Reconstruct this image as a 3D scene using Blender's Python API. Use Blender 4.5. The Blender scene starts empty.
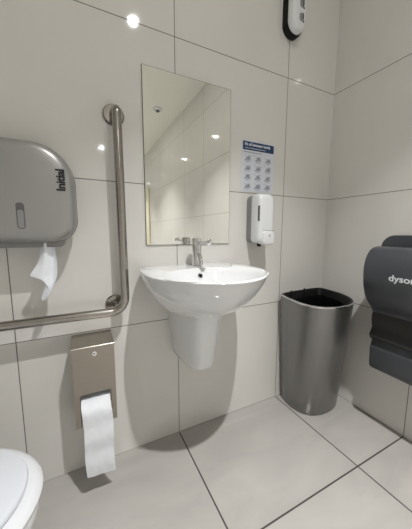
import bpy, bmesh, math, random
from mathutils import Vector, Matrix
random.seed(4)
PI = math.pi
S = bpy.context.scene
COL = S.collection

# ---------------------------------------------------------------- camera
cam_d = bpy.data.cameras.new('camera'); cam = bpy.data.objects.new('camera', cam_d); COL.objects.link(cam)
yaw, pitch, roll = 0.4626, 0.1300, 0.0028
F = Vector((math.sin(yaw)*math.cos(pitch), math.cos(yaw)*math.cos(pitch), -math.sin(pitch)))
R0 = Vector((math.cos(yaw), -math.sin(yaw), 0)); U0 = R0.cross(F)
Rr = R0*math.cos(roll)+U0*math.sin(roll); Ur = -R0*math.sin(roll)+U0*math.cos(roll)
M = Matrix((Rr, Ur, -F)).transposed().to_4x4(); M.translation = Vector((-1.378, -1.0856, 1.0031))
cam.matrix_world = M
cam_d.sensor_fit = 'VERTICAL'; cam_d.sensor_height = 24; cam_d.lens = 24*250.83/529
cam_d.clip_start = 0.02
S.camera = cam
# ---------------------------------------------------------------- world, exposure
w = bpy.data.worlds.new('world'); S.world = w; w.use_nodes = True
w.node_tree.nodes['Background'].inputs[0].default_value = (.5, .5, .5, 1)
w.node_tree.nodes['Background'].inputs[1].default_value = 0.05
S.view_settings.view_transform = 'Standard'; S.view_settings.look = 'None'
S.view_settings.gamma = 1; S.view_settings.use_curve_mapping = False
S.view_settings.exposure = 0.27
S.cycles.max_bounces = 14; S.cycles.diffuse_bounces = 8; S.cycles.glossy_bounces = 6
S.cycles.use_denoising = True
LAMP_W = 17.5
LAMP_COL = (1.0, 0.985, 0.965)
LAMPS = [(-.903, -1.19), (-.87, -3.07), (-.90, -4.62)]

# ---------------------------------------------------------------- materials
def mat(name, col, rough=.5, metal=0, spec=.5, coat=0, noise=0, nscale=8, stretch=(1, 1, 1), bump=0, bscale=60, emit=0):
    m = bpy.data.materials.new(name); m.use_nodes = True
    nt = m.node_tree; b = nt.nodes['Principled BSDF']
    b.inputs['Base Color'].default_value = (*col, 1); b.inputs['Roughness'].default_value = rough
    b.inputs['Metallic'].default_value = metal; b.inputs['Specular IOR Level'].default_value = spec
    b.inputs['Coat Weight'].default_value = coat
    if emit:
        b.inputs['Emission Color'].default_value = (*LAMP_COL, 1); b.inputs['Emission Strength'].default_value = emit
    tc = nt.nodes.new('ShaderNodeTexCoord'); mp = nt.nodes.new('ShaderNodeMapping')
    mp.inputs['Scale'].default_value = stretch
    nt.links.new(tc.outputs['Object'], mp.inputs[0])
    if noise:
        n = nt.nodes.new('ShaderNodeTexNoise'); n.inputs['Scale'].default_value = nscale; n.inputs['Detail'].default_value = 4
        nt.links.new(mp.outputs[0], n.inputs['Vector'])
        r = nt.nodes.new('ShaderNodeMapRange'); r.inputs[3].default_value = 1-noise; r.inputs[4].default_value = 1+noise
        nt.links.new(n.outputs[0], r.inputs[0])
        mx = nt.nodes.new('ShaderNodeVectorMath'); mx.operation = 'SCALE'; mx.inputs[0].default_value = col
        nt.links.new(r.outputs[0], mx.inputs['Scale']); nt.links.new(mx.outputs[0], b.inputs['Base Color'])
    if bump:
        n = nt.nodes.new('ShaderNodeTexNoise'); n.inputs['Scale'].default_value = bscale
        nt.links.new(mp.outputs[0], n.inputs['Vector'])
        bp = nt.nodes.new('ShaderNodeBump'); bp.inputs['Strength'].default_value = bump; bp.inputs['Distance'].default_value = .002
        nt.links.new(n.outputs[0], bp.inputs['Height']); nt.links.new(bp.outputs[0], b.inputs['Normal'])
    return m

def tile_mat(name, ax, off, size, col, grout, gw, rough, vein=.03, spec=.5, seed=0):
    """polished tiles: ax = the two world axes of the face, off/size = joint offsets and pitch"""
    m = bpy.data.materials.new(name); m.use_nodes = True
    nt = m.node_tree; L = nt.links; b = nt.nodes['Principled BSDF']
    b.inputs['Specular IOR Level'].default_value = spec
    g = nt.nodes.new('ShaderNodeNewGeometry'); sp = nt.nodes.new('ShaderNodeSeparateXYZ'); L.new(g.outputs['Position'], sp.inputs[0])
    def mth(op, a, bb=None, c=None):
        n = nt.nodes.new('ShaderNodeMath'); n.operation = op
        for i, v in enumerate((a, bb, c)):
            if v is None: continue
            if isinstance(v, (int, float)): n.inputs[i].default_value = v
            else: L.new(v, n.inputs[i])
        return n.outputs[0]
    ds, ids = [], []
    for k in range(2):
        u = mth('DIVIDE', mth('SUBTRACT', sp.outputs[ax[k]], off[k]), size[k])
        ids.append(mth('FLOOR', u))
        ds.append(mth('MULTIPLY', mth('ABSOLUTE', mth('SUBTRACT', mth('FRACT', mth('ADD', u, .5)), .5)), size[k]))
    d = mth('MINIMUM', ds[0], ds[1])
    mr = nt.nodes.new('ShaderNodeMapRange'); mr.inputs[1].default_value = gw*.35; mr.inputs[2].default_value = gw*.65
    L.new(d, mr.inputs[0]); edge = mr.outputs[0]          # 0 in the joint, 1 on the tile
    cid = nt.nodes.new('ShaderNodeCombineXYZ'); L.new(ids[0], cid.inputs[0]); L.new(ids[1], cid.inputs[1]); cid.inputs[2].default_value = seed
    wn = nt.nodes.new('ShaderNodeTexWhiteNoise'); L.new(cid.outputs[0], wn.inputs[0])
    off_v = nt.nodes.new('ShaderNodeVectorMath'); off_v.operation = 'MULTIPLY_ADD'
    L.new(wn.outputs['Color'], off_v.inputs[0]); off_v.inputs[1].default_value = (9, 9, 9); L.new(g.outputs['Position'], off_v.inputs[2])
    mp = nt.nodes.new('ShaderNodeMapping'); mp.inputs['Scale'].default_value = (1.2, 3.2, 1.6); mp.inputs['Rotation'].default_value = (.3, .4, .6)
    L.new(off_v.outputs[0], mp.inputs[0])
    n = nt.nodes.new('ShaderNodeTexNoise'); n.inputs['Scale'].default_value = 2.2; n.inputs['Detail'].default_value = 6; n.inputs['Distortion'].default_value = .8
    L.new(mp.outputs[0], n.inputs['Vector'])
    v = mth('MULTIPLY_ADD', mth('SUBTRACT', n.outputs[0], .5), vein*4, 1.0)
    v = mth('ADD', v, mth('MULTIPLY', mth('SUBTRACT', wn.outputs['Value'], .5), .02))
    sc = nt.nodes.new('ShaderNodeVectorMath'); sc.operation = 'SCALE'; sc.inputs[0].default_value = col; L.new(v, sc.inputs['Scale'])
    mix = nt.nodes.new('ShaderNodeMix'); mix.data_type = 'RGBA'
    L.new(edge, mix.inputs[0]); mix.inputs[6].default_value = (*grout, 1); L.new(sc.outputs[0], mix.inputs[7])
    L.new(mix.outputs[2], b.inputs['Base Color'])
    r = nt.nodes.new('ShaderNodeMapRange'); L.new(edge, r.inputs[0]); r.inputs[3].default_value = .8; r.inputs[4].default_value = rough
    L.new(r.outputs[0], b.inputs['Roughness'])
    bp = nt.nodes.new('ShaderNodeBump'); bp.inputs['Strength'].default_value = .4; bp.inputs['Distance'].default_value = .001
    L.new(edge, bp.inputs['Height']); L.new(bp.outputs[0], b.inputs['Normal'])
    return m

WALLC = (.69, .68, .655); GROUT = (.17, .155, .135)
TW, TH = .6246, .6
m_wall_b = tile_mat('ivory_tile_back', (0, 2), (-.36, 0), (TW, TH), WALLC, GROUT, .0034, .05, .02, seed=1)
m_wall_s = tile_mat('ivory_tile_side', (1, 2), (-.5185, 0), (TW, TH), WALLC, GROUT, .0034, .05, .02, seed=2)
m_floor = tile_mat('polished_floor_tile', (0, 1), (-.36, -.5185), (TW, TW), (.405, .392, .374), (.05, .045, .04), .006, .09, .09, seed=3)
m_ceil = mat('ceiling_paint', (.86, .855, .80), .8, noise=.01)
m_trim = mat('cream_trim', (.72, .68, .52), .5, noise=.02)
m_ceram = mat('white_ceramic', (.74, .76, .775), .08, spec=.6, coat=.5, noise=.01)
m_plastic = mat('white_plastic', (.74, .76, .78), .25, noise=.01)
m_lid = mat('toilet_lid_plastic', (.58, .61, .66), .3, noise=.01)
m_seat = mat('toilet_seat_plastic', (.64, .66, .69), .25, noise=.01)
m_chrome = mat('chrome', (.78, .78, .80), .06, metal=1)
m_steel = mat('brushed_steel_bar', (.38, .36, .335), .20, metal=1, noise=.10, nscale=30, stretch=(1, 1, 12))
m_steel_box = mat('brushed_steel_sheet', (.36, .33, .29), .30, metal=1, noise=.06, nscale=20, stretch=(.6, 1, 14))
m_silver = mat('silver_paint', (.33, .33, .325), .36, metal=.5, noise=.02, nscale=300)
m_bin = mat('brushed_grey_bin', (.245, .244, .24), .30, metal=.85, noise=.07, nscale=16, stretch=(1, 1, .3))
m_black = mat('black_plastic', (.008, .008, .009), .45, spec=.2, noise=.05)
m_bag = mat('black_bin_liner', (.006, .006, .007), .16, bump=.9, bscale=22)
m_ink = mat('black_ink', (.01, .01, .012), .6, noise=.05)
m_dark = mat('dark_grey_plastic', (.10, .10, .105), .4, noise=.05)
m_greyp = mat('mid_grey_plastic', (.24, .24, .24), .45, noise=.05)
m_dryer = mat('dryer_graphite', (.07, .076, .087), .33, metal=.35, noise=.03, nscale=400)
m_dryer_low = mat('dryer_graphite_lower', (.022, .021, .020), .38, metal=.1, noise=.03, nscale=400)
m_logo = mat('pale_logo', (.72, .74, .78), .4)
m_paper = mat('soft_paper', (.76, .79, .84), .9, noise=.015, bump=.25, bscale=90)
m_poster = mat('poster_paper', (.64, .67, .74), .45, noise=.01)
m_blue = mat('poster_blue', (.008, .038, .12), .45, noise=.03)
m_white = mat('poster_white_ink', (.8, .83, .88), .5)
m_sketch = mat('poster_line_ink', (.10, .115, .16), .6)
m_skin = mat('poster_wash_ink', (.46, .49, .57), .6)
m_mirror = mat('silvered_glass', (.87, .88, .84), .0, metal=1)
m_medge = mat('mirror_edge', (.06, .075, .06), .25)
m_seal = mat('grey_sealant', (.34, .32, .29), .6, noise=.05)
m_lens = mat('lit_lens', (1, 1, 1), .3, emit=260)

# ---------------------------------------------------------------- helpers
OFF = {}
def finish(bm, angle=38):
    bmesh.ops.remove_doubles(bm, verts=bm.verts, dist=1e-6)
    bmesh.ops.recalc_face_normals(bm, faces=bm.faces)
    lim = math.radians(angle)
    for f in bm.faces: f.smooth = True
    for e in bm.edges:
        if len(e.link_faces) != 2 or e.calc_face_angle(0) > lim: e.smooth = False
def obj(name, bm, m, parent=None, loc=None, recalc=True, label=None):
    """bm is in world metres; it is linked as ONE mesh object"""
    if recalc: finish(bm)
    off = OFF[parent.name] if parent else Vector(loc or (0, 0, 0))
    bmesh.ops.translate(bm, verts=bm.verts, vec=-off)
    me = bpy.data.meshes.new(name); bm.to_mesh(me); bm.free()
    me.materials.append(m)
    o = bpy.data.objects.new(name, me); COL.objects.link(o)
    if parent: o.parent = parent
    else: o.location = off
    OFF[o.name] = off
    if label: o['label'] = label
    return o
def thing(name, label, cat, loc, group=None):
    o = bpy.data.objects.new(name, None); COL.objects.link(o); o.empty_display_size = .05
    o.location = loc; OFF[o.name] = Vector(loc)
    o['label'] = label; o['category'] = cat
    if group: o['group'] = group
    return o
def tag(o, label, cat, group=None):
    o['label'] = label; o['category'] = cat
    if group: o['group'] = group
    return o
def struct(name, bm, m, loc=None):
    o = obj(name, bm, m, None, loc); o['kind'] = 'structure'; return o
def B(): return bmesh.new()
def box(bm, x0, x1, y0, y1, z0, z1, bev=0, seg=2):
    r = bmesh.ops.create_cube(bm, size=1)
    vs = r['verts']
    for v in vs:
        v.co = Vector((x0+(v.co.x+.5)*(x1-x0), y0+(v.co.y+.5)*(y1-y0), z0+(v.co.z+.5)*(z1-z0)))
    if bev:
        es = list({e for v in vs for e in v.link_edges})
        bmesh.ops.bevel(bm, geom=es, offset=bev, segments=seg, affect='EDGES', profile=.5)
    return bm
def loft(bm, rings, cap0=True, cap1=True, closed=True):
    R = [[bm.verts.new(p) for p in r] for r in rings]
    n = len(R[0])
    for a, b in zip(R, R[1:]):
        for i in range(n if closed else n-1):
            j = (i+1) % n
            bm.faces.new((a[i], a[j], b[j], b[i]))
    if cap0: bm.faces.new(R[0][::-1])
    if cap1: bm.faces.new(R[-1])
    return R
def tube(bm, pts, r, n=16, cap=True):
    pts = [Vector(p) for p in pts]; rs = r if isinstance(r, (list, tuple)) else [r]*len(pts)
    rings = []; nrm = None
    for i, p in enumerate(pts):
        t = (pts[min(i+1, len(pts)-1)]-pts[max(i-1, 0)]).normalized()
        if nrm is None:
            nrm = t.orthogonal().normalized()
        nrm = (nrm-t*nrm.dot(t)).normalized(); bn = t.cross(nrm)
        rings.append([p+(nrm*math.cos(2*PI*k/n)+bn*math.sin(2*PI*k/n))*rs[i] for k in range(n)])
    loft(bm, rings, cap, cap)
def lathe(bm, prof, o, axis='z', n=32):
    """prof: (radius, height) pairs about an axis through o"""
    o = Vector(o); rings = []
    for r, h in prof:
        ring = []
        for k in range(n):
            a = 2*PI*k/n; c, s = math.cos(a)*r, math.sin(a)*r
            ring.append(o+{'z': Vector((c, s, h)), 'y': Vector((c, h, s)), 'x': Vector((h, c, s))}[axis])
        rings.append(ring)
    loft(bm, rings)
def arc(c, r, a0, a1, n, plane):
    out = []
    for i in range(n+1):
        a = a0+(a1-a0)*i/n; u, v = c[0]+r*math.cos(a), c[1]+r*math.sin(a)
        out.append(plane(u, v))
    return out
def rrect(x0, x1, z0, z1, rs, n=8):
    """rounded rectangle outline, rs = radii (bottom-left, bottom-right, top-right, top-left)"""
    if not isinstance(rs, (list, tuple)): rs = [rs]*4
    P = []
    for (cx, cz, a, r) in ((x0+rs[0], z0+rs[0], PI, rs[0]), (x1-rs[1], z0+rs[1], 1.5*PI, rs[1]), (x1-rs[2], z1-rs[2], 0, rs[2]), (x0+rs[3], z1-rs[3], .5*PI, rs[3])):
        for i in range(n+1):
            t = a+.5*PI*i/n; P.append((cx+r*math.cos(t), cz+r*math.sin(t)))
    return P
def spline(pts, sub=6, closed=True):
    n = len(pts); out = []
    for i in range(n if closed else n-1):
        if closed: p = [pts[(i+k-1) % n] for k in range(4)]
        else: p = [pts[max(i-1, 0)], pts[i], pts[i+1], pts[min(i+2, n-1)]]
        for s in range(sub):
            t = s/sub
            out.append(tuple(.5*(2*p[1][k]+(p[2][k]-p[0][k])*t+(2*p[0][k]-5*p[1][k]+4*p[2][k]-p[3][k])*t*t+(3*p[1][k]-p[0][k]-3*p[2][k]+p[3][k])*t**3) for k in range(len(p[1]))))
    if not closed: out.append(tuple(pts[-1]))
    return out
def text_bm(s, size, bold=0.0, space=1.0):
    """lettering as a flat mesh in its own (u, v) plane"""
    c = bpy.data.curves.new('lettering', 'FONT'); c.body = s; c.size = size; c.offset = bold; c.space_character = space
    c.resolution_u = 4
    o = bpy.data.objects.new('lettering', c); COL.objects.link(o)
    dg = bpy.context.evaluated_depsgraph_get(); me = bpy.data.meshes.new_from_object(o.evaluated_get(dg))
    bm = bmesh.new(); bm.from_mesh(me)
    bpy.data.objects.remove(o); bpy.data.meshes.remove(me); bpy.data.curves.remove(c)
    return bm
def map_bm(bm, f):
    for v in bm.verts: v.co = Vector(f(v.co.x, v.co.y))
    return bm

# ---------------------------------------------------------------- the room
XL, YF, ZC = -2.25, -5.5, 2.68
def slab(x0, x1, y0, y1, z0, z1): return box(B(), x0, x1, y0, y1, z0, z1)
struct('floor', slab(XL-.1, .1, YF-.1, .1, -.1, 0), m_floor)
struct('ceiling', slab(XL-.1, .1, YF-.1, .1, ZC, ZC+.1), m_ceil)
struct('wall_back', slab(XL-.1, .1, 0, .1, 0, ZC), m_wall_b)
struct('wall_front', slab(XL-.1, .1, YF-.1, YF, 0, ZC), m_wall_b)
struct('wall_right', slab(0, .1, YF, 0, 0, ZC), m_wall_s)
struct('wall_left', slab(XL-.1, XL, YF, 0, 0, ZC), m_wall_s)
# narrow cream door jamb on the far stretch of the right wall (seen in the mirror)
struct('trim_1', box(B(), -.03, 0, -4.62, -4.40, 0, 1.93, .004), m_trim)
# sealant bead along floor edges
bm = B()
for P in ([(XL, 0), (0, 0)], [(0, 0), (0, YF)]):
    (xa, ya), (xb, yb) = P
    d = .004
    if ya == yb: loft(bm, [[Vector((x, 0, 0)), Vector((x, -d, 0)), Vector((x, 0, d))] for x in (xa, xb)])
    else: loft(bm, [[Vector((0, y, 0)), Vector((-d, y, 0)), Vector((0, y, d))] for y in (ya, yb)])
struct('trim_2', bm, m_seal)

# ---------------------------------------------------------------- ceiling lamps
def downlight(x, y, label):
    t = thing('downlight', label, 'ceiling light', (x, y, ZC), 'recessed downlights along the ceiling')
    b = B(); lathe(b, [(.036, -.001), (.050, -.006), (.054, -.005), (.056, 0)], (x, y, ZC), n=40)
    obj('bezel', b, m_plastic, t)
    b = B(); lathe(b, [(.034, -.0075), (.036, -.001)], (x, y, ZC), n=40)
    obj('lens', b, m_lens, t)
    ld = bpy.data.lights.new('lamp', 'AREA'); ld.shape = 'DISK'; ld.size = .05; ld.energy = LAMP_W; ld.color = LAMP_COL; ld.spread = math.radians(88)
    lo = bpy.data.objects.new('lamp', ld); COL.objects.link(lo); lo.parent = t; lo.location = (0, 0, -.010)
downlight(*LAMPS[0], 'round recessed downlight above the washbasin, its spot shining on the tiled wall')
downlight(*LAMPS[1], 'round recessed downlight in mid room, right-hand bright spot in the mirror')
downlight(*LAMPS[2], 'round recessed downlight far down the room, left-hand bright spot in the mirror')

t = thing('smoke_detector', 'small round ceiling detector seen in the upper left of the mirror', 'smoke detector', (-.33, -2.53, ZC))
b = B(); lathe(b, [(.012, -.03), (.048, -.030), (.056, -.022), (.058, 0)], (-.33, -2.53, ZC)); obj('housing', b, m_plastic, t)
b = B(); lathe(b, [(.010, -.046), (.024, -.044), (.026, -.030)], (-.33, -2.53, ZC)); obj('sensor', b, m_dark, t)

# ---------------------------------------------------------------- mirror
t = thing('wall_mirror', 'frameless tall rectangular mirror on the tiled wall above the washbasin', 'mirror', (-.918, 0, .945))
obj('backing', box(B(), -1.126, -.7115, -.0055, 0, .9445, 1.6575, 0), m_medge, t)
obj('glass', box(B(), -1.1245, -.7130, -.0062, -.0056, .946, 1.656), m_mirror, t)

# ---------------------------------------------------------------- poster
PX0, PX1, PZ0, PZ1 = -.642, -.437, 1.206, 1.456
t = thing('poster', 'hand washing instruction sheet with blue heading above the soap dispenser', 'poster', (-.54, 0, PZ0))
obj('sheet', box(B(), PX0, PX1, -.0016, 0, PZ0, PZ1), m_poster, t)
obj('heading', box(B(), PX0+.006, PX1-.004, -.0022, -.0016, PZ1-.047, PZ1-.007), m_blue, t)
def wall_text(s, size, x, z, y, bold=0, space=1):
    return map_bm(text_bm(s, size, bold, space), lambda u, v: (x+u, y, z+v))
obj('heading_text', wall_text("It's all between hands", .0185, PX0+.016, PZ1-.026, -.0026, .0005), m_white, t, recalc=False)
bmx = wall_text('wash your hands with soap and water', .0085, PX0+.018, PZ1-.040, -.0026, .0001)
obj('heading_text', bmx, m_white, t, recalc=False)
obj('caption', wall_text('Follow these steps every time', .009, PX0+.012, PZ1-.060, -.0021, .0001), m_sketch, t, recalc=False)
def hatch(bm, pts, wd, y):
    for (x0, z0), (x1, z1) in zip(pts, pts[1:]):
        d = Vector((x1-x0, 0, z1-z0)); L = d.length
        if L < 1e-6: continue
        n = Vector((-d.z, 0, d.x))/L*wd/2
        a, c = Vector((x0, y, z0)), Vector((x1, y, z1))
        bm.faces.new([bm.verts.new(p) for p in (a-n, c-n, c+n, a+n)])
for r in range(4):
    for c in range(3):
        cx = PX0+.038+c*.064; cz = PZ1-.087-r*.0445
        k = r*3+c; ph = k*1.3
        wb = B()                                    # pale wash of two hands
        P = spline([(cx-.019, cz-.008), (cx-.010, cz+.002+.004*math.sin(ph)), (cx+.002, cz+.012), (cx+.012, cz+.008+.004*math.cos(ph)), (cx+.018, cz-.004), (cx+.006, cz-.012), (cx-.008, cz-.013)], 4)
        wb.faces.new([wb.verts.new(Vector((x, -.0019, z))) for x, z in P])
        pic = obj('pictogram', wb, m_skin, t, recalc=False)
        lb = B()
        hatch(lb, spline([(cx-.02, cz-.012+.003*math.sin(ph)), (cx-.006, cz-.004), (cx+.004, cz+.010*math.cos(ph*.7)), (cx+.016, cz+.012)], 4, False), .0022, -.0022)
        hatch(lb, spline([(cx-.014, cz+.010), (cx-.002, cz+.006*math.sin(ph)), (cx+.008, cz-.006), (cx+.019, cz-.009)], 4, False), .0020, -.0022)
        for f in range(3):
            hatch(lb, [(cx-.004+f*.006, cz-.002), (cx+.001+f*.006, cz+.009-.003*f)], .0018, -.0022)
        hatch(lb, [(cx-.014, cz-.0165), (cx+.012, cz-.0165)], .0016, -.0022)
        hatch(lb, [(cx-.023, cz+.013), (cx-.023, cz+.017)], .0014, -.0022)
        obj('pictogram_lines', lb, m_sketch, pic, recalc=False)

# ---------------------------------------------------------------- soap dispenser
def yring(P, y): return [Vector((x, y, z)) for x, z in P]
t = thing('soap_dispenser', 'white wall soap dispenser with dark sight slot below the blue-headed poster', 'soap dispenser', (-.5525, 0, .935))
b = B(); P = lambda i: rrect(-.603+i, -.502-i, .945+i, 1.186-i, .028)
loft(b, [yring(P(0), 0), yring(P(0), -.036), yring(P(.003), -.040)]); obj('back_plate', b, m_greyp, t)
b = B()
def Q(i, dz=0, r=.022): return rrect(-.602+i, -.503-i, .946+i+dz, 1.190-i*1.6, [r, r, r, r])
loft(b, [yring(Q(.001), -.0385), yring(Q(0), -.050), yring(Q(.001), -.075), yring(Q(.004), -.090), yring(Q(.010), -.098), yring(Q(.018, 0, .018), -.101)])
cov = obj('cover', b, m_plastic, t)
b = B(); PS = rrect(-.003, .003, 1.055, 1.130, .0028, 4)
loft(b, [[Vector((-.5955+u*1.1, -.0960, z)) for u, z in PS], [Vector((-.5955+u*1.1, -.080, z)) for u, z in PS]])
obj('sight_window', b, m_dark, t)
b = B()
loft(b, [yring(rrect(-.580, -.504, .940, 1.008, .016), -.06), yring(rrect(-.580, -.504, .940, 1.008, .016), -.100), yring(rrect(-.576, -.508, .944, 1.004, .016), -.107), yring(rrect(-.568, -.516, .952, .997, .014), -.109)])
push = obj('push_bar', b, m_plastic, t)
b = B(); box(b, -.575, -.506, -.1015, -.09, 1.0085, 1.0105); obj('seam', b, m_greyp, t)
b = B(); lathe(b, [(.004, -.1102), (.005, -.108)], (-.540, 0, .985), 'y', 16); obj('emblem', b, m_greyp, push)
b = B(); lathe(b, [(.006, -.014), (.010, -.012), (.014, .012)], (-.565, -.060, .943), 'z', 20); obj('nozzle', b, m_black, t)

# ---------------------------------------------------------------- air freshener
t = thing('air_freshener', 'white capsule air freshener on a black back, high on the tiled wall', 'air freshener', (-.366, 0, 1.98))
b = B(); P = lambda i: rrect(-.413+i, -.308-i, 1.978+i, 2.225-i, .050-i*.9, 12)
loft(b, [yring(P(0), 0), yring(P(0), -.030), yring(P(.003), -.034)]); obj('back_shell', b, m_black, t)
b = B(); P2 = lambda i: rrect(-.411+i, -.310-i, 1.982+i, 2.222-i, .0485-i*.9, 12)
loft(b, [yring(P2(.002), -.033), yring(P2(.002), -.042), yring(P2(.006), -.056), yring(P2(.013), -.064), yring(P2(.022), -.067)])
front = obj('front_cover', b, m_plastic, t)
for zc in (2.045, 2.105):
    b = B(); loft(b, [yring(rrect(-.366, -.338, zc-.022, zc+.016, .012, 6), -.0665), yring(rrect(-.365, -.339, zc-.021, zc+.015, .012, 6), -.0685)])
    v = obj('vent', b, m_greyp, front)
    b = B(); loft(b, [yring(rrect(-.346, -.341, zc-.012, zc+.016, .002, 4), -.068), yring(rrect(-.346, -.341, zc-.012, zc+.016, .002, 4), -.0695)])
    loft(b, [yring(rrect(-.343, -.337, zc-.024, zc-.018, .002, 4), -.066), yring(rrect(-.343, -.337, zc-.024, zc-.018, .002, 4), -.0695)])
    obj('slot', b, m_black, v)

# ---------------------------------------------------------------- washbasin
BX, ZR = -.934, .848
N = 72
def d_ring(s, z, a=.244, yf=.455, dz=0, k=1.0):
    yc = -.185; e = .20+max(0, 1-s)*.75
    out = []
    for i in range(N):
        th = 2*PI*i/N; c, sn = math.cos(th), math.sin(th)
        if sn <= 0: x, y = a*math.copysign(abs(c)**1.08, c), yc+(yf+yc)*abs(sn)**1.04*-1
        else:
            x = a*math.copysign(abs(c)**e, c)*(1-.03*sn); y = yc-yc*abs(sn)**.45
        out.append(Vector((BX+x*s, min(y*k, 0)-0.0005, z)))
    return out
def in_ring(s, z, yc=-.282, a=.203, bfront=.150, bback=.150):
    out = []
    for i in range(N):
        th = 2*PI*i/N; c, sn = math.cos(th), math.sin(th)
        out.append(Vector((BX+a*s*c, yc+(bfront if sn < 0 else bback)*s*sn, z)))
    return out
t = thing('washbasin', 'white ceramic wall-hung washbasin with half pedestal under the mirror', 'washbasin', (BX, 0, .40))
b = B()
outer = [(.40, .668, .50), (.52, .678, .60), (.66, .700, .71), (.79, .734, .82), (.89, .772, .90), (.95, .806, .955), (.985, .832, .985), (1.0, .845, 1.0), (.995, ZR+.001, .995), (.985, ZR+.003, .985)]
rings = [d_ring(s, z, k=k) for s, z, k in spline(outer, 4, False)]
rings += [in_ring(1.045, ZR+.002), in_ring(1.0, ZR-.004), in_ring(.965, ZR-.018), in_ring(.90, ZR-.048), in_ring(.80, ZR-.078), in_ring(.64, ZR-.103), in_ring(.44, ZR-.118), in_ring(.22, ZR-.126), in_ring(.10, ZR-.128)]
loft(b, rings); basin = obj('bowl', b, m_ceram, t)
b = B(); NP = 40
def ped_ring(z, wd, dp, slant=0):
    out = []
    for i in range(NP):
        th = PI*i/(NP-1)
        c, sn = math.cos(th), math.sin(th)
        x = wd*math.copysign(abs(c)**.72, c); y = -dp*abs(sn)**.8
        out.append(Vector((BX+x, y-.0005, z+slant*(1+y/dp))))
    return out
pr = [ped_ring(.715, .106, .250), ped_ring(.66, .103, .240), ped_ring(.58, .096, .226), ped_ring(.50, .087, .212), ped_ring(.455, .081, .204, .004), ped_ring(.432, .077, .198, .008), ped_ring(.420, .070, .188, .014), ped_ring(.414, .058, .172, .018)]
loft(b, pr); obj('half_pedestal', b, m_ceram, t)
b = B(); lathe(b, [(.0005, -.1265+.0075), (.020, -.1265+.0075), (.023, -.1265+.005), (.024, -.130)], (BX, -.282, ZR), n=28); obj('drain', b, m_chrome, t)
# overflow ring on the rear slope of the bowl
oc = Vector((BX, -.1405, ZR-.030)); b = B(); tl = Matrix.Rotation(math.radians(-22), 4, 'X')
lathe(b, [(.0065, .003), (.0065, -.004), (.0095, -.006), (.0125, -.003), (.013, .004)], (0, 0, 0), 'y', 28)
bmesh.ops.transform(b, matrix=Matrix.Translation(oc) @ tl, verts=b.verts); ov = obj('overflow_ring', b, m_chrome, t)
b = B(); lathe(b, [(.0005, -.0062), (.0075, -.0061), (.0075, 0)], (0, 0, 0), 'y', 24)
bmesh.ops.transform(b, matrix=Matrix.Translation(oc) @ tl, verts=b.verts); obj('overflow_hole', b, m_black, ov)

# ---------------------------------------------------------------- tap
TX, TY = BX+.016, -.070
t = thing('basin_tap', 'chrome lever mixer tap standing on the back of the washbasin', 'tap', (TX, TY, ZR))
b = B(); lathe(b, [(.027, .001), (.027, .005), (.0215, .008), (.0205, .014), (.0205, .098), (.0195, .100)], (TX, TY, ZR), n=32); obj('body', b, m_chrome, t)
b = B(); lathe(b, [(.0212, .101), (.0212, .122), (.0195, .127), (.008, .129)], (TX, TY, ZR), n=32); cap = obj('cap', b, m_chrome, t)
b = B(); tube(b, [(TX, TY-.008, ZR+.060), (TX, TY-.022, ZR+.054), (TX, TY-.034, ZR+.042), (TX, TY-.040, ZR+.028), (TX, TY-.042, ZR+.012)], [.012, .012, .0115, .011, .011], 20); obj('spout', b, m_chrome, t)
b = B(); tube(b, [(TX, TY-.012, ZR+.105), (TX, TY-.045, ZR+.108), (TX, TY-.085, ZR+.110), (TX, TY-.112, ZR+.112)], [.0075, .006, .006, .007], 16)
lathe(b, [(.003, -.013), (.009, -.011), (.0125, -.004), (.0125, .004), (.009, .011), (.003, .013)], (TX, TY-.124, ZR+.113), 'y', 20)
obj('lever', b, m_chrome, t)

# ---------------------------------------------------------------- grab rail
t = thing('grab_rail', 'L-shaped brushed steel grab rail beside the mirror, running left above the toilet', 'grab rail', (-1.235, 0, .69))
RX, RY, RZ, RR = -1.232, -.072, .690, .0165
rb = .052
pts = [(RX-.006, -.006, 1.446), (RX-.005, -.035, 1.446)]
pts += [(RX-.004, -.052-.020*math.sin(a), 1.426+.020*math.cos(a)) for a in [i*PI/12 for i in range(0, 7)]]
pts += [(RX-.002, RY, 1.2), (RX-.001, RY, 1.0), (RX, RY, .85)]
pts += [(RX-rb+rb*math.cos(a), RY, RZ+rb-rb*math.sin(a)) for a in [i*PI/16 for i in range(0, 9)]]
pts += [(-1.5, RY, RZ), (-1.78, RY, RZ)]
pts += [(-1.90-.02*math.sin(a), RY+.02-.02*math.cos(a), RZ) for a in [i*PI/12 for i in range(0, 7)]]
pts += [(-1.92, -.03, RZ), (-1.92, -.006, RZ)]
b = B(); tube(b, pts, RR, 24); obj('rail', b, m_steel, t)
b = B(); tube(b, [(-1.262, -.004, .702), (-1.258, -.040, .702), (-1.252, -.062, .698)], .0125, 20); obj('stand_off', b, m_steel, t)
for fx, fz in ((-1.238, 1.446), (-1.262, .703), (-1.92, RZ)):
    b = B(); lathe(b, [(.039, -.0005), (.040, -.006), (.036, -.011), (.018, -.0125)], (fx, 0, fz), 'y', 36); obj('flange', b, m_steel, t)

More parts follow.
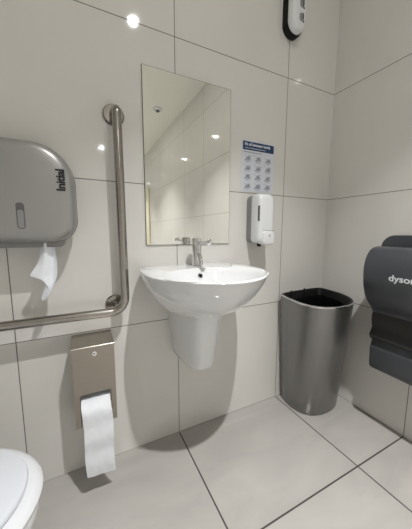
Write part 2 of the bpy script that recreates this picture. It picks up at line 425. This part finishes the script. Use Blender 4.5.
# ---------------------------------------------------------------- jumbo tissue dispenser
JX0, JX1, JZ0, JZ1 = -1.705, -1.384, .964, 1.285
t = thing('jumbo_tissue_dispenser', 'large silver rounded tissue dispenser on the wall above the grab rail', 'tissue dispenser', (-1.54, 0, JZ0))
def J(i, dz=0): return [(x, z) for x, z in rrect(JX0+i, JX1-i, JZ0+i+dz, JZ1-i, [.080-i*.8, .080-i*.8, .122-i*.9, .122-i*.9], 12)]
def crown(P, am):   # the top edge swells upward in the middle
    cx = (JX0+JX1)/2
    return [(x, z+(am*(1-((x-cx)/.165)**2) if z > 1.15 else 0)) for x, z in P]
b = B(); loft(b, [yring(J(.012), 0), yring(J(.012), -.045), yring(J(.014), -.052)]); obj('back_housing', b, m_dark, t)
b = B(); loft(b, [yring(rrect(JX0+.04, JX1-.045, JZ0-.014, JZ0+.06, .012, 5), -.004), yring(rrect(JX0+.04, JX1-.045, JZ0-.014, JZ0+.06, .012, 5), -.092)]); obj('exit_tray', b, m_greyp, t)
b = B(); loft(b, [yring(J(.004), -.050), yring(J(-.001), -.054), yring(J(-.001), -.060), yring(J(.004), -.064)]); obj('gasket', b, m_black, t)
b = B(); loft(b, [yring(J(.002), -.061), yring(J(0), -.075), yring(J(.002), -.100), yring(J(.007), -.115), yring(J(.016), -.125), yring(J(.028), -.1295), yring(J(.045), -.1315)])
jc = obj('cover', b, m_silver, t)
b = B(); SW = rrect(-1.5490, -1.5275, 1.010, 1.090, .0095, 6); loft(b, [yring(SW, -.128), yring(SW, -.1322)]); jw = obj('sight_window', b, m_dark, jc, label='dark rimmed slot window')
b = B(); SW = rrect(-1.5460, -1.5305, 1.013, 1.068, .006, 6); loft(b, [yring(SW, -.131), yring(SW, -.1327)]); obj('window_pane', b, m_greyp, jw)
b = text_bm('Initial', .0340, .0013, .96)
b = map_bm(b, lambda u, v: (-1.4135-v, -.1322, 1.131+u)); lt = obj('lettering', b, m_ink, jc, recalc=False, label='black lettering reading Initial up the side')

# crumpled tissue tail hanging from it
b = B()
def sheet(rows, sub=4, thick=.0008):
    """rows of 3-D points -> smoothed crumpled sheet"""
    R = [spline(r, sub, False) for r in rows]
    cols = [spline([tuple(R[i][j]) for i in range(len(R))], sub, False) for j in range(len(R[0]))]
    bm = B(); V = [[bm.verts.new(Vector(p)) for p in c] for c in cols]
    for a, c in zip(V, V[1:]):
        for i in range(len(a)-1): bm.faces.new((a[i], a[i+1], c[i+1], c[i]))
    bmesh.ops.recalc_face_normals(bm, faces=bm.faces)
    bmesh.ops.solidify(bm, geom=bm.faces[:], thickness=thick)
    return bm
rows = [[(-1.498, -.082, .975), (-1.484, -.092, .975), (-1.470, -.084, .975), (-1.458, -.090, .975)],
        [(-1.502, -.082, .930), (-1.487, -.096, .930), (-1.468, -.082, .930), (-1.457, -.092, .932)],
        [(-1.512, -.086, .895), (-1.490, -.100, .890), (-1.468, -.084, .895), (-1.455, -.094, .895)],
        [(-1.534, -.092, .856), (-1.498, -.104, .852), (-1.474, -.088, .858), (-1.456, -.097, .860)],
        [(-1.505, -.094, .850), (-1.492, -.108, .832), (-1.472, -.092, .836), (-1.462, -.100, .838)],
        [(-1.492, -.096, .832), (-1.485, -.108, .812), (-1.478, -.096, .812), (-1.472, -.102, .815)],
        [(-1.508, -.098, .778), (-1.502, -.106, .772), (-1.497, -.098, .772), (-1.492, -.102, .780)]]
tag(obj('tissue_paper', sheet(rows, 4), m_paper, None, (-1.48, -.09, .77)), 'crumpled white tissue tail hanging out of the silver jumbo dispenser', 'tissue')

# ---------------------------------------------------------------- steel toilet roll dispenser
X0, X1, Z0, Z1, Yd = -1.431, -1.286, .276, .585, -.122
HX0, HX1, HZ = -1.411, -1.304, .404
t = thing('toilet_roll_dispenser', 'brushed steel box dispenser with key lock under the grab rail', 'toilet roll dispenser', (-1.358, 0, Z0))
th = .002
b = B()
for (xa, xb, za, zb) in ((X0, X1, HZ, Z1), (X0, HX0, Z0, HZ), (HX1, X1, Z0, HZ)): box(b, xa, xb, Yd, Yd+th, za, zb)
fp = obj('front_panel', b, m_steel_box, t)
b = B()
for xs in (X0, X1-th):
    loft(b, [[Vector((x, 0, Z0)), Vector((x, Yd+th, Z0)), Vector((x, Yd+th, Z1)), Vector((x, 0, Z1+.006))] for x in (xs, xs+th)])
obj('side_panel', b, m_steel_box, t)
b = B(); loft(b, [[Vector((x, -.0002, Z1+.004)), Vector((x, Yd, Z1-.002)), Vector((x, Yd-.0015, Z1+.0005)), Vector((x, Yd, Z1+.002)), Vector((x, -.0002, Z1+.008))] for x in (X0, X1)]); obj('top_panel', b, m_steel_box, t)
b = B(); box(b, X0+th, X1-th, -.004, -.0005, Z0, Z1); obj('back_panel', b, m_steel_box, t)
b = B(); tube(b, [(HX0, Yd-.0005, Z0+.002), (HX0, Yd-.0005, HZ), (HX1, Yd-.0005, HZ), (HX1, Yd-.0005, Z0+.002)], .0014, 8); obj('opening_lip', b, m_dark, fp)
b = B(); lathe(b, [(.005, -.005), (.0085, -.0045), (.0095, 0), (.0095, .001)], (-1.356, Yd, .559), 'y', 28); lk = obj('key_lock', b, m_chrome, fp)
b = B(); lathe(b, [(.0005, -.0057), (.0028, -.0056), (.003, -.004)], (-1.356, Yd, .559), 'y', 16); obj('keyhole', b, m_black, lk)
# the roll inside and its long sheet
t = thing('toilet_roll', 'white toilet paper with a long sheet hanging from the steel box dispenser', 'toilet paper', (-1.358, -.05, .30))
b = B(); lathe(b, [(.018, -.049), (.043, -.049), (.043, .049), (.018, .049)], (-1.358, -.062, .342), 'x', 36); obj('roll', b, m_paper, t)
yz = [(-.066, .386), (-.085, .386), (-.105, .383), (-.128, .374), (-.148, .360), (-.157, .338), (-.156, .29), (-.162, .24), (-.157, .19), (-.161, .14), (-.156, .094)]
rows = []
for i, (y, z) in enumerate(yz):
    r = []
    for k in range(6):
        u = k/5; wig = .0022*math.sin(k*2.1+i*1.7)
        xw = -1.410+u*.100+.006*(i/10)+(.002*math.sin(i*1.3))
        zz = z+(.003*math.sin(k*1.9+2) if i == 10 else 0)-(.010*u if i == 10 else 0)
        r.append((xw, y+wig*(0 if i < 3 else 1), zz))
    rows.append(r)
obj('sheet', sheet(rows, 3, .0006), m_paper, t)

# ---------------------------------------------------------------- toilet
t = thing('toilet', 'white toilet with closed lid at the lower left beside the back wall', 'toilet', (-1.85, -.476, 0))
TCY = -.482; TIP = -1.484; NT = 64
def t_ring(z, s=1.0, length=.44, wd=.194, inset=0, back=None):
    """plan outline with its nose towards +x"""
    out = []
    xc = TIP-.255
    for i in range(NT):
        a = 2*PI*i/NT; c, sn = math.cos(a), math.sin(a)
        if c >= 0: x = xc+(.255-inset)*c; y = (wd-inset)*sn
        else: x = xc+(length-.255)*math.copysign(abs(c)**.7, c); y = (wd-inset)*math.copysign(abs(sn)**.8, sn)
        out.append(Vector((x if s == 1 else xc-.06+(x-xc+.06)*s, TCY+y*s, z)))
    return out
b = B(); loft(b, [t_ring(.0, .62), t_ring(.02, .60), t_ring(.12, .58), t_ring(.22, .66), t_ring(.30, .80), t_ring(.36, .92), t_ring(.40, .975), t_ring(.425, .985), t_ring(.430, .98)]); obj('bowl', b, m_ceram, t)
b = B(); loft(b, [t_ring(.4295, .98), t_ring(.432, .995), t_ring(.440, 1), t_ring(.446, 1, inset=.004), t_ring(.451, 1, inset=.014), t_ring(.453, 1, inset=.024)]); obj('seat', b, m_seat, t)
b = B(); loft(b, [t_ring(.4540, 1, inset=.032), t_ring(.4545, 1, inset=.028), t_ring(.462, 1, inset=.026), t_ring(.4665, 1, inset=.028), t_ring(.4685, 1, inset=.033), t_ring(.470, 1, inset=.08), t_ring(.471, 1, inset=.13)])
obj('lid', b, m_lid, t)
b = B(); box(b, XL+.0005, -1.90, TCY-.19, TCY+.19, .0, .425, .03, 4); obj('rear_body', b, m_ceram, t)
b = B(); box(b, XL+.0005, -2.06, TCY-.20, TCY+.20, .425, .82, .03, 4); obj('cistern', b, m_ceram, t)
for s in (-1, 1):
    b = B(); lathe(b, [(.012, -.025), (.014, -.022), (.014, .022), (.012, .025)], (-1.935, TCY+s*.08, .452), 'y', 20); obj('hinge', b, m_chrome, t)

# ---------------------------------------------------------------- waste bin
top = [(-.372, -.030), (-.26, -.012), (-.12, -.008), (-.045, -.022), (-.042, -.080), (-.060, -.185), (-.118, -.285), (-.205, -.340), (-.305, -.350), (-.375, -.325), (-.415, -.275), (-.424, -.210), (-.410, -.130), (-.394, -.070)]
bot = [(-.320, -.022), (-.23, -.012), (-.12, -.010), (-.045, -.020), (-.022, -.070), (-.028, -.140), (-.062, -.200), (-.140, -.236), (-.225, -.240), (-.290, -.222), (-.330, -.182), (-.346, -.125), (-.345, -.080), (-.336, -.045)]
T0, B0 = spline(top, 6), spline(bot, 6)
def bin_ring(k, z, inset=0):
    P = [(b_[0]+(t_[0]-b_[0])*k, b_[1]+(t_[1]-b_[1])*k) for b_, t_ in zip(B0, T0)]
    cx = sum(p[0] for p in P)/len(P); cy = sum(p[1] for p in P)/len(P)
    out = []
    for x, y in P:
        d = Vector((x-cx, y-cy)); L = d.length; d = d*(L-inset)/L
        out.append(Vector((cx+d.x, cy+d.y, z)))
    return out
t = thing('waste_bin', 'tall brushed grey waste bin standing in the corner by the right wall', 'bin', (-.20, -.14, 0))
H = .662
b = B()
loft(b, [bin_ring(0, 0, .004), bin_ring(0, .006)]+[bin_ring(z/H, z) for z in (.1, .2, .3, .4, .5, .6, .649)]+[bin_ring(.98, .650, .012), bin_ring(.98, .60, .012)], True, False)
obj('body', b, m_bin, t)
b = B(); loft(b, [bin_ring(.98, .647, .0005), bin_ring(1, .655, -.001), bin_ring(1, .657, .003), bin_ring(1, .655, .006)], False, False); obj('rim_edge', b, m_chrome, t)
b = B(); loft(b, [bin_ring(1, .656, .005), bin_ring(1, .6575, .009), bin_ring(1, .655, .015), bin_ring(1, .630, .028), bin_ring(.96, .600, .038)], False, False); obj('inner_collar', b, m_black, t)
b = B(); loft(b, [bin_ring(.96, .618, .036), bin_ring(.94, .58, .042), bin_ring(.8, .48, .05), bin_ring(.7, .42, .08)], False, True); obj('liner_bag', b, m_bag, t)
for px, py in ((-.315, -.050), (-.20, -.038)):
    b = B(); box(b, px-.004, px+.003, py-.003, py+.003, .610, .672, .001); obj('clip', b, m_black, t)

# ---------------------------------------------------------------- hand dryer
DY0, DY1 = -.402, -.700
t = thing('hand_dryer', 'dark graphite hand dryer mounted on the right wall', 'hand dryer', (0, -.55, .335))
def xz_loft(bm, prof, y0, y1, bev=.008):
    """prof: closed (x, z) outline extruded along y with softened ends"""
    cx = sum(p[0] for p in prof)/len(prof); cz = sum(p[1] for p in prof)/len(prof)
    def R(y, i):
        out = []
        for x, z in prof:
            d = Vector((x-cx, z-cz)); L = d.length or 1; d = d*(L-i)/L
            out.append(Vector((cx+d.x if x < -.002 else x, y, cz+d.y)))
        return out
    s = -1 if y1 < y0 else 1
    loft(bm, [R(y0, bev), R(y0+s*bev*.3, bev*.3), R(y0+s*bev, 0), R(y1-s*bev, 0), R(y1-s*bev*.3, bev*.3), R(y1, bev)])
fp_ = [(-.095, .925), (-.12, .935), (-.165, .940), (-.205, .930), (-.233, .902), (-.247, .865), (-.250, .830), (-.246, .785), (-.234, .742), (-.212, .700), (-.180, .665), (-.155, .642), (-.146, .625)]
front_curve = spline(fp_, 4, False)
b = B(); xz_loft(b, front_curve+[(-.10, .60), (-.085, .70), (-.085, .85)], DY0, DY1); fr = obj('front_shell', b, m_dryer, t)
b = B()
yz_ = rrect(-.735, -.368, .36+.02, .990, [.02, .02, .055, .055], 8)
loft(b, [[Vector((x, y, z)) for y, z in [(p[0], p[1]) for p in yz_]] for x in (-.0005, -.055)]+[[Vector((-.068, p[0]*.98-.011, p[1]-.003)) for p in yz_]]); obj('back_shell', b, m_dryer, t)
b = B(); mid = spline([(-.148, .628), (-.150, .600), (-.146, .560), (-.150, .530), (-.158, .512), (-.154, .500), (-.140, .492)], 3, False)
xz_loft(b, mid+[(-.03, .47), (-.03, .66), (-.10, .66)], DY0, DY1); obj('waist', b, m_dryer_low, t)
b = B(); low = spline([(-.130, .494), (-.138, .470), (-.146, .455), (-.146, .42), (-.141, .365), (-.127, .342), (-.09, .335)], 3, False)
xz_loft(b, low+[(-.0005, .340), (-.0005, .50)], DY0, DY1); obj('lower_cover', b, m_dryer, t)
b = B(); box(b, -.095, -.060, DY1+.02, DY0-.02, .80, .90); obj('air_slot', b, m_black, t)
def fx(z):
    for (xa, za), (xb, zb) in zip(front_curve[8:], front_curve[9:]):
        if zb <= z <= za: return xa+(xb-xa)*(za-z)/(za-zb)
    return -.25
b = text_bm('dyson', .0370, .0009, 1.0)
bmesh.ops.subdivide_edges(b, edges=b.edges, cuts=1)
b = map_bm(b, lambda u, v: (fx(.8035+v)-.0012, -.510-u*1.10, .8050+v)); obj('lettering', b, m_logo, fr, recalc=False, label='pale lettering reading dyson')
